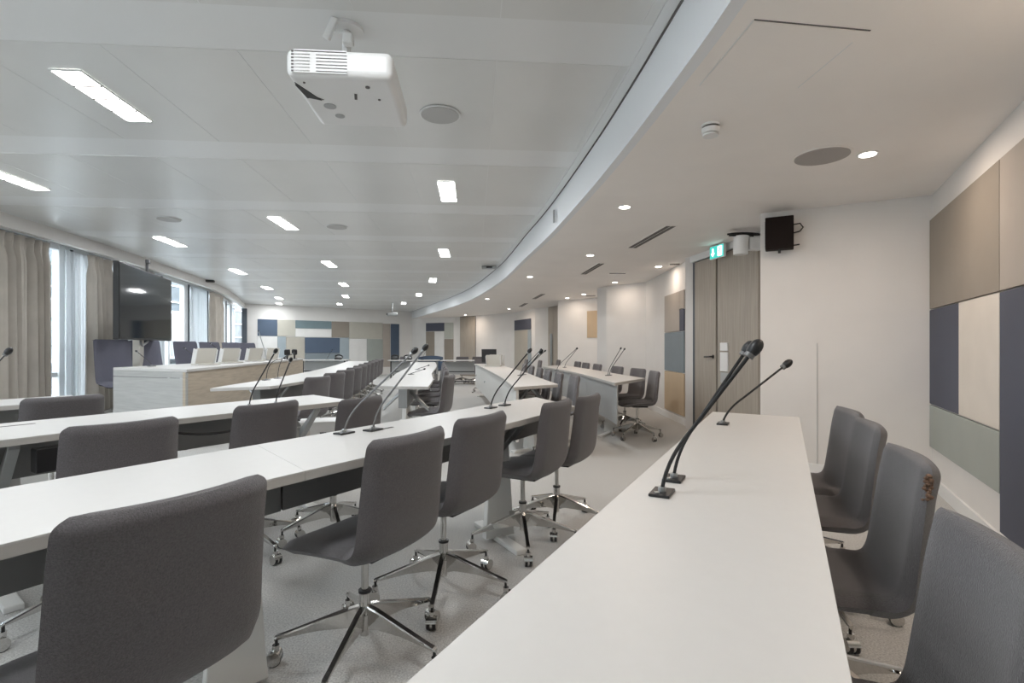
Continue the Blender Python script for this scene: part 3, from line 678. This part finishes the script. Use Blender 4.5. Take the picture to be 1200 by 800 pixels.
# ------------------------------------------------------------------ gooseneck microphones
def mic(base, head, z0, zh, label, group, m='black', r=.0045, hr=.013, plate=True, bend=.35):
    t = thing('gooseneck_microphone', label, 'microphone', (base[0], base[1], z0), group=group)
    d = Vector((head[0]-base[0], head[1]-base[1], zh-z0)); ang = math.atan2(d.y, d.x)
    if plate:
        b = B(); box(b, (0, 0, .004), (.085, .055, .008), math.atan2(U.y, U.x)); obj('base_plate', b, 'black', t, bevel=.002)
        b = B(); cyl(b, (0, 0, .012), .011, .016, 12); box(b, (-.02, -.02, .009), (.012, .012, .005)); obj('socket', b, 'alu', t)
    c1 = Vector((d.x*.05, d.y*.05, d.z*(.24 if bend < .5 else .75))); c2 = Vector((d.x*.32, d.y*.32, d.z*.44)) if bend < .5 else Vector((d.x*.5, d.y*.5, d.z*.9))
    pts = arc3((0, 0, .01), c1, c2, 7)+[c2.lerp(d, k/3) for k in (1, 2, 3)]
    b = B(); tube(b, pts, r, 8); obj('stem', b, m, t, smooth=True)
    dd = (d-c2).normalized(); q = dd.to_track_quat('Z', 'Y').to_matrix().to_4x4()
    b = B(); ball(b, d, hr, (1, 1, 1.55), 14, q); obj('foam_head', b, 'black', t, smooth=True)
    b = B(); cyl(b, d-dd*hr*1.3, hr*.75, hr*.7, 14, mtx=q); obj('light_ring', b, 'alu' if hr < .016 else 'stemgrey', t, smooth=True)
    return t
GM = 'gooseneck microphones'
mic((.41, 1.40), (.645, 1.36), .78, 1.178, 'nearest black microphone of the pair standing on the right table', GM, hr=.018, r=.0055)
mic((.49, 1.55), (.70, 1.52), .78, 1.178, 'second of the two overlapping microphones on the right table', GM, hr=.016, r=.005)
mic((1.10, 2.67), (1.43, 2.66), .78, 1.095, 'single microphone near the far end of the right table', GM, hr=.02, r=.0055)
mic((-.78, 2.38), (-.43, 2.26), .78, 1.165, 'left microphone of the pair on the first left table', GM, 'stemgrey')
mic((-.67, 2.47), (-.40, 2.36), .78, 1.18, 'right microphone of the pair on the first left table', GM, 'stemgrey')
mic((-.14, 3.38), (.11, 3.20), .78, 1.160, 'left microphone of the pair at the far part of the first table', GM)
mic((-.05, 3.53), (.19, 3.36), .78, 1.152, 'right microphone of the pair at the far part of the first table', GM)
mic((-1.77, 3.45), (-1.50, 3.25), .78, 1.158, 'left microphone of the pair on the second row table', GM, 'black')
mic((-1.66, 3.60), (-1.46, 3.38), .78, 1.10, 'right microphone of the pair on the second row table', GM, 'black')
mic((-3.88, 3.66), (-3.62, 3.68), .78, 1.152, 'microphone at the left picture edge in front of the curtain', GM, hr=.022)
mic((-3.0, 6.25), (-2.8, 6.3), .78, 1.05, 'left curved microphone on the table ahead of the podium', GM, 'dark', bend=.7)
mic((-3.02, 6.60), (-2.82, 6.62), .78, 1.10, 'right curved microphone on the table ahead of the podium', GM, 'dark', bend=.7)
mic((1.36, 7.27), (1.55, 7.3), .78, 1.165, 'left microphone of the pair on the pointed table', GM)
mic((1.40, 7.35), (1.62, 7.38), .78, 1.155, 'right microphone of the pair on the pointed table', GM)
mic((1.05, 10.2), (1.30, 10.2), .78, 1.155, 'thin microphone standing at the far part of the pointed table', GM, 'dark')
mic((.78, 8.9), (1.10, 8.7), .78, 1.165, 'thin microphone against the white wall, left on the pointed table', GM, 'dark')
mic((.12, 7.3), (.40, 7.1), .78, 1.15, 'left microphone of the pair on the aisle table', GM)
mic((.17, 7.5), (.47, 7.3), .78, 1.13, 'right microphone of the pair on the aisle table', GM)
mic((-1.5, 7.6), (-1.3, 7.6), .78, .86, 'short microphone lying low on the narrow central table', GM)
mic((-1.7, 9.2), (-1.5, 9.2), .78, .86, 'short microphone farther along the narrow central table', GM)
mic((-4.75, 6.75), (-4.95, 6.75), .93, 1.13, 'thin microphone at the left end of the podium', GM, 'dark')
mic((-4.75, 7.8), (-5.05, 7.9), .93, 1.17, 'thin microphone on the podium before the windows', GM, 'dark')
mic((-4.9, 8.9), (-5.3, 9.0), .93, 1.25, 'thin microphone on the podium near the far curtain', GM, 'dark')
mic((-4.75, 9.9), (-5.0, 10.1), .93, 1.50, 'tall thin microphone leaning left at the podium far end', GM, 'alu', r=.008)
mic((-2.9, 16.5), (-2.75, 16.5), .78, 1.1, 'microphone on the middle cross table', GM)
mic((-6.1, 16.9), (-5.9, 16.8), .78, 1.1, 'microphone on the left cross table', GM)
for i, (x, y) in enumerate([(-4.72, 10.75), (-4.78, 11.25)]):
    t = thing('desk_speaker', ['small black speaker at the far end of the podium, nearer one', 'small black speaker at the far end of the podium, farther one'][i], 'speaker', (x, y, .93), .3, 'black desk speakers on the podium')
    b = B(); box(b, (0, 0, .15), (.11, .09, .12), rx=.15); obj('cabinet', b, 'black', t, bevel=.02)
    b = B(); cyl(b, (0, 0, .045), .02, .09, 10); cyl(b, (0, 0, .006), .06, .012, 16); obj('stand', b, 'black', t)
# flush cable slots in the table tops
def cable_slot(tt, x, y, ln=.17):
    b = B(); box(b, (x-tt.location.x, y-tt.location.y, .7805), (ln, .018, .002), math.atan2(U.y, U.x)); obj('cable_slot', b, 'slot', tt)
cable_slot(t1[0], -.64, 2.50); cable_slot(t2[0], -2.55, 2.62)
# cable tray loops, lock box, equipment box
t2o = t2[0]
b = B(); box(b, (0, 0, 0), (.22, .06, .11), math.atan2(U.y, U.x)); pb = obj('power_box', b, 'black', t2o, loc=(-2.12-t2o.location.x, 2.42-t2o.location.y, .665), bevel=.004)
b = B(); cyl(b, (.03, -.035, 0), .013, .012, 14, mtx=Matrix.Rotation(PI/2, 4, 'X')); obj('lock', b, 'chrome', pb, smooth=True)
b = B(); tube(b, arc3((-1.93, 2.9, .70), (-1.76, 3.1, .62), (-1.62, 3.35, .71), 8), .008); cb = obj('cable', b, 'black', t2o, loc=(-t2o.location.x, -t2o.location.y, 0), smooth=True)
eb = thing('equipment_box', 'white equipment box on the floor below the second row table end', 'box', (-1.60, 4.25, 0), D(20))
b = B(); box(b, (0, 0, .30), (.30, .26, .56)); obj('case', b, 'white', eb, bevel=.01)
b = B(); box(b, (.03, -.135, .48), (.05, .02, .03)); obj('latch', b, 'black', eb)
b = B(); box(b, (-.04, -.133, .2), (.10, .01, .14)); obj('vent_plate', b, 'greypanel', eb)

# ------------------------------------------------------------------ desk clutter at the far end
dk = thing('black_monitor', 'black monitor standing at the far end of the aisle table', 'monitor', (-.55, 12.3, .78), D(-8))
b = B(); box(b, (0, 0, .20), (.36, .03, .32), rx=.1); obj('display', b, 'dark', dk, bevel=.004)
b = B(); box(b, (0, .03, .02), (.2, .12, .02)); obj('foot', b, 'dark', dk)
for i, (x, y, z, lab) in enumerate([(-3.75, 16.4, .78, 'black desk phone at the left end of the middle cross table'), (-3.35, 16.45, .78, 'black desk phone in the middle of the middle cross table'), (-5.7, 16.85, .78, 'black desk phone on the left cross table')]):
    t = thing('desk_phone', lab, 'phone', (x, y, z), 0, 'phones on the cross tables')
    b = B(); box(b, (0, 0, .06), (.24, .18, .05), rx=.4); obj('body', b, 'black', t, bevel=.01)
    b = B(); tube(b, arc3((-.12, 0, .11), (0, 0, .20), (.12, 0, .11), 6), .022); obj('handset', b, 'black', t, smooth=True)
bc = thing('blue_chair', 'low curved blue chair back behind the middle cross table', 'chair', (-2.75, 17.3, 0))
b = B()
pts = [(math.cos(a)*.42, math.sin(a)*.25) for a in [PI*k/10 for k in range(11)]]
loft(b, [[(p[0], p[1], .45), (p[0]*.9, p[1]*.9, .45), (p[0]*.9, p[1]*.9, .90-.25*abs(p[0])**2), (p[0], p[1], .90-.25*abs(p[0])**2)] for p in pts]); obj('backrest', b, P['blue'], bc, smooth=True)
b = B(); cyl(b, (0, 0, .43), .36, .08, 20); obj('seat', b, P['blue'], bc, bevel=.02)
b = B(); cyl(b, (0, 0, .2), .03, .4, 12); cyl(b, (0, 0, .015), .25, .03, 20); obj('pedestal', b, 'chrome', bc)

# ------------------------------------------------------------------ projector
pj = thing('ceiling_projector', 'large white projector hanging from the ceiling near the top', 'projector', (-.735, 2.37, 2.36), ROT)
b = B()
vs = box(b, (0, 0, 0), (.435, .50, .115))
obj('body', b, 'white', pj, bevel=.03, bseg=5, smooth=True)
b = B()
for i in range(7):
    box(b, (-.155, -.2505, .040-.0135*i), (.075, .004, .005)); 
    if i: box(b, (-.03, -.2505, .040-.0135*i), (.125, .004, .005))
box(b, (-.075, -.2505, .040), (.21, .004, .005))
obj('vent_grille', b, 'slot', pj)
b = B(); box(b, (-.075, -.251, .0), (.215, .003, .095)); o = obj('vent_frame', b, 'white', pj)
b = B(); prism(b, [(-.205, -.17), (-.165, -.07), (-.12, -.04), (-.15, -.07), (-.19, -.05)], -.0595, -.056); obj('lens_recess', b, 'black', pj)
b = B(); prism(b, [(-.20, -.19), (-.13, -.035), (-.19, -.06)], -.0600, -.0575); obj('lens_shutter', b, 'black', pj)
for x, y, r in ((.10, -.17, .010), (.13, -.06, .006), (-.16, -.19, .005)):
    b = B(); cyl(b, (x, y, -.058), r, .006, 12); obj('screw', b, 'slot', pj)
b = B(); box(b, (.03, -.08, -.058), (.012, .05, .004), .2); obj('release_slot', b, 'slot', pj)
b = B(); cyl(b, (-.11, .02, -.058), .028, .004, 20); obj('foot_pad', b, 'greypanel', pj)
b = B(); cyl(b, (-.09, .12, -.058), .022, .004, 20); obj('foot_pad', b, 'greypanel', pj)
b = B(); cyl(b, (-.09, .25, .437), .085, .016, 28); obj('ceiling_plate', b, 'white', pj, smooth=True)
b = B(); cyl(b, (-.09, .25, .24), .022, .40, 16); obj('drop_rod', b, 'white', pj, smooth=True)
b = B(); box(b, (-.15, .18, .40), (.035, .03, .11), rx=.2, ry=.5); box(b, (-.07, .2, .36), (.05, .05, .05)); box(b, (-.10, .19, .385), (.09, .012, .012), rx=0, ry=.15); obj('joint_arm', b, 'white', pj, bevel=.006)
b = B(); box(b, (-.09, .1, .075), (.2, .3, .02)); obj('mount_bracket', b, 'white', pj)
# small projector far away
p2 = thing('ceiling_projector', 'small grey projector hanging before the bright patch of the far wall', 'projector', (-4.35, 18.6, 2.38), .3)
b = B(); box(b, (0, 0, 0), (.36, .26, .11)); obj('body', b, 'greypanel', p2, bevel=.02, smooth=True)
b = B(); cyl(b, (-.18, -.1, 0), .035, .05, 14, mtx=Matrix.Rotation(PI/2, 4, 'X')); obj('lens', b, 'black', p2)
b = B(); cyl(b, (0, 0, .24), .018, .37, 10); obj('drop_rod', b, 'alu', p2)

# ------------------------------------------------------------------ ceiling lamps
def area(parent, sx, sy, power, col, z):
    ld = bpy.data.lights.new('lamp_light', 'AREA'); ld.shape = 'RECTANGLE'; ld.size = sx; ld.size_y = sy; ld.energy = power; ld.color = col
    lo = bpy.data.objects.new('lamp_light', ld); COL.objects.link(lo); lo.location = (0, 0, z); lo.parent = parent
lin = [(-.67, 5.33, .0), (-1.16, 8.78, 0), (-1.91, 12.34, .1), (-2.86, 15.73, .1), (-3.97, 18.75, .15), (-2.63, 3.32, 0), (-2.98, 6.68, .0), (-3.55, 9.95, .05), (-4.33, 13.18, .1), (-5.28, 16.25, .15), (-6.44, 19.12, .2),
       (-4.80, 4.92, .0), (-5.24, 7.86, .05), (-5.86, 10.96, .1), (-6.66, 13.93, .15), (-7.65, 16.81, .2), (-8.6, 18.9, .25), (-2.3, -.2, 0), (-4.4, 1.4, 0), (-.6, 1.1, 0)]
rown = ['inner', 'middle', 'window side']
for i, (x, y, dr) in enumerate(lin):
    t = thing('linear_ceiling_lamp', ('%s lamp from the near end of the %s line of ceiling lamps' % (ORD[i if i < 5 else i-5 if i < 11 else i-11], 'inner' if i < 5 else 'middle' if i < 11 else 'window side')) if i < 17 else 'linear ceiling lamp behind the camera, %s one' % ORD[i-17], 'lamp', (x, y, CM-.012), ROT+dr, 'square lens ceiling lamps')
    for k in range(4):
        b = B(); box(b, (0, -.2475+.165*k, 0), (.160, .158, .006)); obj('lens', b, 'lampglow', t)
    b = B()
    for s in (-1, 1): box(b, (s*.086, 0, .003), (.008, .68, .010)); box(b, (0, s*.335, .003), (.172, .008, .010))
    obj('frame', b, 'strip', t)
    for k in range(3): b = B(); box(b, (0, -.165+.165*k, -.005), (.166, .012, .006)); obj('divider', b, 'slot', t)
    area(t, .16, .65, MAIN_W, COOL, -.008)
down = [(2.39, 3.44), (1.04, 4.73), (2.35, 8.21), (2.05, 10.2), (1.75, 12.48), (1.45, 13.45), (.33, 9.4), (-.66, 13.68), (-1.85, 20.4), (1.9, 1.5), (1.2, -.1), (-.1, 17.2), (1.1, 7.2)]  # includes an unseen pair near the camera, added to light the right side
dl = ['near right downlight beside the round grey speaker', 'downlight in the middle of the soffit, before the long slot', 'downlight just left of the door recess', 'downlight above the chair row by the white pillar', 'downlight in front of the white bay wall',
      'downlight at the small tan panel', 'downlight on the soffit near the short slots', 'small downlight near the curved fascia', 'downlight in front of the far wooden door', 'added unseen downlight over the right wall panels', 'added unseen downlight above the near right chairs', 'far downlight at the white columns', 'downlight behind the long slot']
for i, (x, y) in enumerate(down):
    t = thing('downlight', dl[i], 'lamp', (x, y, CS-.003), 0, 'round downlights of the soffit')
    b = B(); cyl(b, (0, 0, 0), .062, .006, 24); obj('trim_ring', b, 'white', t, smooth=True)
    b = B(); cyl(b, (0, 0, -.004), .048, .004, 24); obj('lens', b, 'glowwarm', t)
    ld = bpy.data.lights.new('lamp_light', 'AREA'); ld.shape = 'DISK'; ld.size = .11; ld.energy = DOWN_W*{2: .35, 3: .35, 5: .4, 4: .7, 12: .6}.get(i, 1); ld.color = WARM
    lo = bpy.data.objects.new('lamp_light', ld); COL.objects.link(lo); lo.location = (0, 0, -.012); lo.parent = t

# ------------------------------------------------------------------ ceiling fittings
def disc(x, y, z, r, m, label, cat, name):
    t = thing(name, label, cat, (x, y, z)); b = B(); cyl(b, (0, 0, 0), r+.012, .006, 40); obj('ring', b, 'strip' if z > 2.6 else 'soffit', t, smooth=True)
    b = B(); cyl(b, (0, 0, -.004), r, .006, 40); obj('grille', b, m, t, smooth=True); return t
disc(-.50, 3.56, CM-.009, .13, 'grille', 'round grey ceiling speaker right of the big projector', 'speaker', 'ceiling_speaker')
disc(-2.35, 6.87, CM-.009, .13, 'grille', 'faint round speaker in the middle of the metal ceiling', 'speaker', 'ceiling_speaker')
disc(-4.33, 6.46, CM-.009, .13, 'grille', 'faint round speaker in the metal ceiling near the windows', 'speaker', 'ceiling_speaker')
disc(2.10, 3.47, CS-.004, .165, 'grilleb', 'round taupe ceiling speaker left of the near right downlight', 'speaker', 'ceiling_speaker')
sd = thing('smoke_detector', 'round white smoke detector on the right soffit', 'detector', (1.16, 2.99, CS))
b = B(); cyl(b, (0, 0, -.006), .052, .012, 28); obj('mounting_ring', b, 'white', sd, smooth=True)
b = B(); cyl(b, (0, 0, -.019), .046, .014, 28); obj('dark_gap', b, 'slot', sd)
b = B(); cyl(b, (0, 0, -.038), .046, .028, 28, r2=.052, mtx=Matrix.Rotation(0, 4, 'X')); obj('body', b, 'white', sd, smooth=True)
b = B(); cyl(b, (0, 0, -.056), .040, .005, 28); obj('dark_gap', b, 'slot', sd)
b = B(); cyl(b, (0, 0, -.062), .043, .010, 28, r2=.046); obj('cap', b, 'white', sd, smooth=True)
def slotv(p, q, w, label):
    d = Vector(q)-Vector(p); c = (Vector(p)+Vector(q))/2; t = thing('slot_vent', label, 'vent', (c.x, c.y, CS), math.atan2(d.y, d.x), 'slot vents in the soffit')
    b = B(); box(b, (0, 0, -.003), (d.length, w, .006)); obj('frame', b, 'soffit', t)
    for s in (-1, 1): b = B(); box(b, (0, s*w*.22, -.0065), (d.length-.03, w*.36, .003)); obj('slot', b, 'slot', t)
slotv((1.56, 6.67), (1.70, 5.45), .13, 'longest dark slot vent in the soffit, before the exit sign')
slotv((1.26, 9.07), (1.38, 7.88), .12, 'slot vent left of the middle downlight')
slotv((1.69, 8.95), (2.0, 8.95), .10, 'short crosswise slot vent near the middle of the soffit')
slotv((.58, 13.68), (.76, 12.38), .13, 'small distant slot vent, nearer of two')
slotv((.26, 16.25), (.42, 15.0), .14, 'small distant slot vent, farther of two')
slotv((2.45, 8.0), (2.62, 7.95), .16, 'short vent at the top of the wall beside the door recess')
slotv((1.85, 12.9), (2.1, 12.8), .2, 'short vent at the top of the white pillar bay')
# access hatch seams
ht = thing('access_hatch', 'flush access hatch outlined in the soffit at top right', 'hatch', (0, 0, CS-.001))
for p, q, m in (((.96, 2.03), (1.47, 2.10), 'slot'), ((.96, 2.03), (.93, 2.54), 'strip'), ((1.45, 2.18), (1.43, 2.56), 'strip')):
    d = Vector(q)-Vector(p); c = (Vector(p)+Vector(q))/2; b = B(); box(b, (c.x, c.y, 0), (d.length, .006, .003), math.atan2(d.y, d.x)); obj('seam', b, m, ht)
b = B(); prism(b, [(.966, 2.04), (1.462, 2.108), (1.44, 2.56), (.936, 2.54)], -.0005, .001); obj('hatch_leaf', b, 'soffit', ht)
# little brackets on the fascia
for i, (x, y, z) in enumerate([(.455, 5.55, 2.60), (.02, 8.9, 2.62)]):
    t = obj('fascia_bracket', (lambda b_: (box(b_, (0, 0, 0), (.02, .05, .13)), b_)[1])(B()), 'greypanel', loc=(x-.0, y, z)); tag(t, ['small grey bracket on the curved fascia, nearer one', 'small grey bracket on the curved fascia, farther one'][i], 'bracket', 'fascia brackets')
cmx = thing('ceiling_camera', 'small dark camera unit where metal ceiling meets the curved fascia', 'camera', (-.45, 10.2, CM))
b = B(); box(b, (0, 0, -.035), (.30, .12, .05)); obj('body', b, 'greypanel', cmx, bevel=.008)
b = B(); box(b, (0, -.062, -.035), (.12, .006, .035)); obj('lens_window', b, 'black', cmx)
cm2 = thing('curtain_motor', 'dark curtain motor at the top of the far taupe curtain', 'motor', (-7.35, 12.3, CM)); b = B(); box(b, (0, 0, -.03), (.35, .12, .05), .3); obj('body', b, 'dark', cm2, bevel=.006)

# ------------------------------------------------------------------ black speaker box on the wall
dxw = Vector(OUT[2])-Vector(CORN); dxw.normalize(); nw_ = Vector((-dxw.y, dxw.x)); 
c = lerp(OUT[2], CORN, .125); rzb = math.atan2(-dxw.y, -dxw.x)
nin = Vector((-.471, -.882))
bx = thing('wall_speaker', 'small black box speaker mounted high on the white wall', 'speaker', (c[0]+nin.x*.12, c[1]+nin.y*.12, 2.245), rzb)
b = B(); box(b, (0, 0, 0), (.235, .12, .30)); obj('cabinet', b, 'brownblack', bx, bevel=.006)
b = B()
for i in range(12): box(b, (-.120, 0, .11-.02*i), (.006, .08, .007))
obj('side_grille', b, 'alu', bx)
b = B(); box(b, (0, .09, 0), (.05, .06, .1)); obj('wall_bracket', b, 'black', bx)
b = B(); cyl(b, (0, 0, -.165), .012, .035, 10); obj('knob', b, 'black', bx)
b = B(); tube(b, [(.115, .03, .08), (.17, .03, .085), (.195, .05, .05), (.17, .07, .02), (.11, .08, .01)], .006); tube(b, [(.11, .0, -.12), (.165, .0, -.115)], .007); obj('cable', b, 'black', bx, smooth=True)
# second unit with bracket behind the wall edge
wu = thing('wall_sensor', 'white cylinder unit with black bracket arms above the door', 'sensor', (2.51, 5.62, 2.30), D(10))
b = B(); cyl(b, (0, 0, 0), .075, .20, 24, r2=.08); obj('cylinder', b, 'white', wu, smooth=True)
b = B(); box(b, (.16, .0, .02), (.16, .10, .14)); obj('box', b, 'white', wu, bevel=.01)
b = B(); tube(b, arc3((-.16, 0, .115), (-.02, -.04, .14), (.22, 0, .135), 6), .010); tube(b, [(-.15, -.02, .10), (.24, -.02, .125)], .012); box(b, (.12, -.02, .10), (.03, .03, .06)); obj('bracket_arms', b, 'black', wu, smooth=True)
# exit sign
ex = thing('exit_sign', 'green and white emergency exit sign above the wooden doors', 'sign', (2.58, 6.42, 2.38), D(-78))
b = B(); box(b, (0, 0, 0), (.30, .03, .165)); obj('housing', b, 'white', ex, bevel=.004)
b = B(); box(b, (0, -.017, 0), (.28, .004, .15)); pl = obj('green_face', b, 'green', ex)
b = B(); box(b, (-.075, -.0205, .018), (.028, .003, .06)); prism(b, [(0, 0), (.001, 0), (.001, .001)], 0, .001)
v = [b.verts.new(p) for p in ((-.115, -.0215, -.01), (-.035, -.0215, -.01), (-.075, -.0215, -.055))]; b.faces.new(v); obj('arrow', b, 'exitwhite', pl)
b = B(); box(b, (.07, -.0205, 0), (.085, .003, .12)); dr = obj('door_pictogram', b, 'exitwhite', pl)
b = B(); ball(b, (.078, -.022, .036), .011, (1, .2, 1), 10); box(b, (.07, -.0225, .004), (.018, .002, .045), ry=.3); box(b, (.055, -.0225, -.034), (.01, .002, .045), ry=.5); box(b, (.085, -.0225, -.03), (.01, .002, .04), ry=-.5); box(b, (.07, -.0225, .012), (.05, .002, .009), ry=-.4); obj('running_figure', b, 'green', pl)
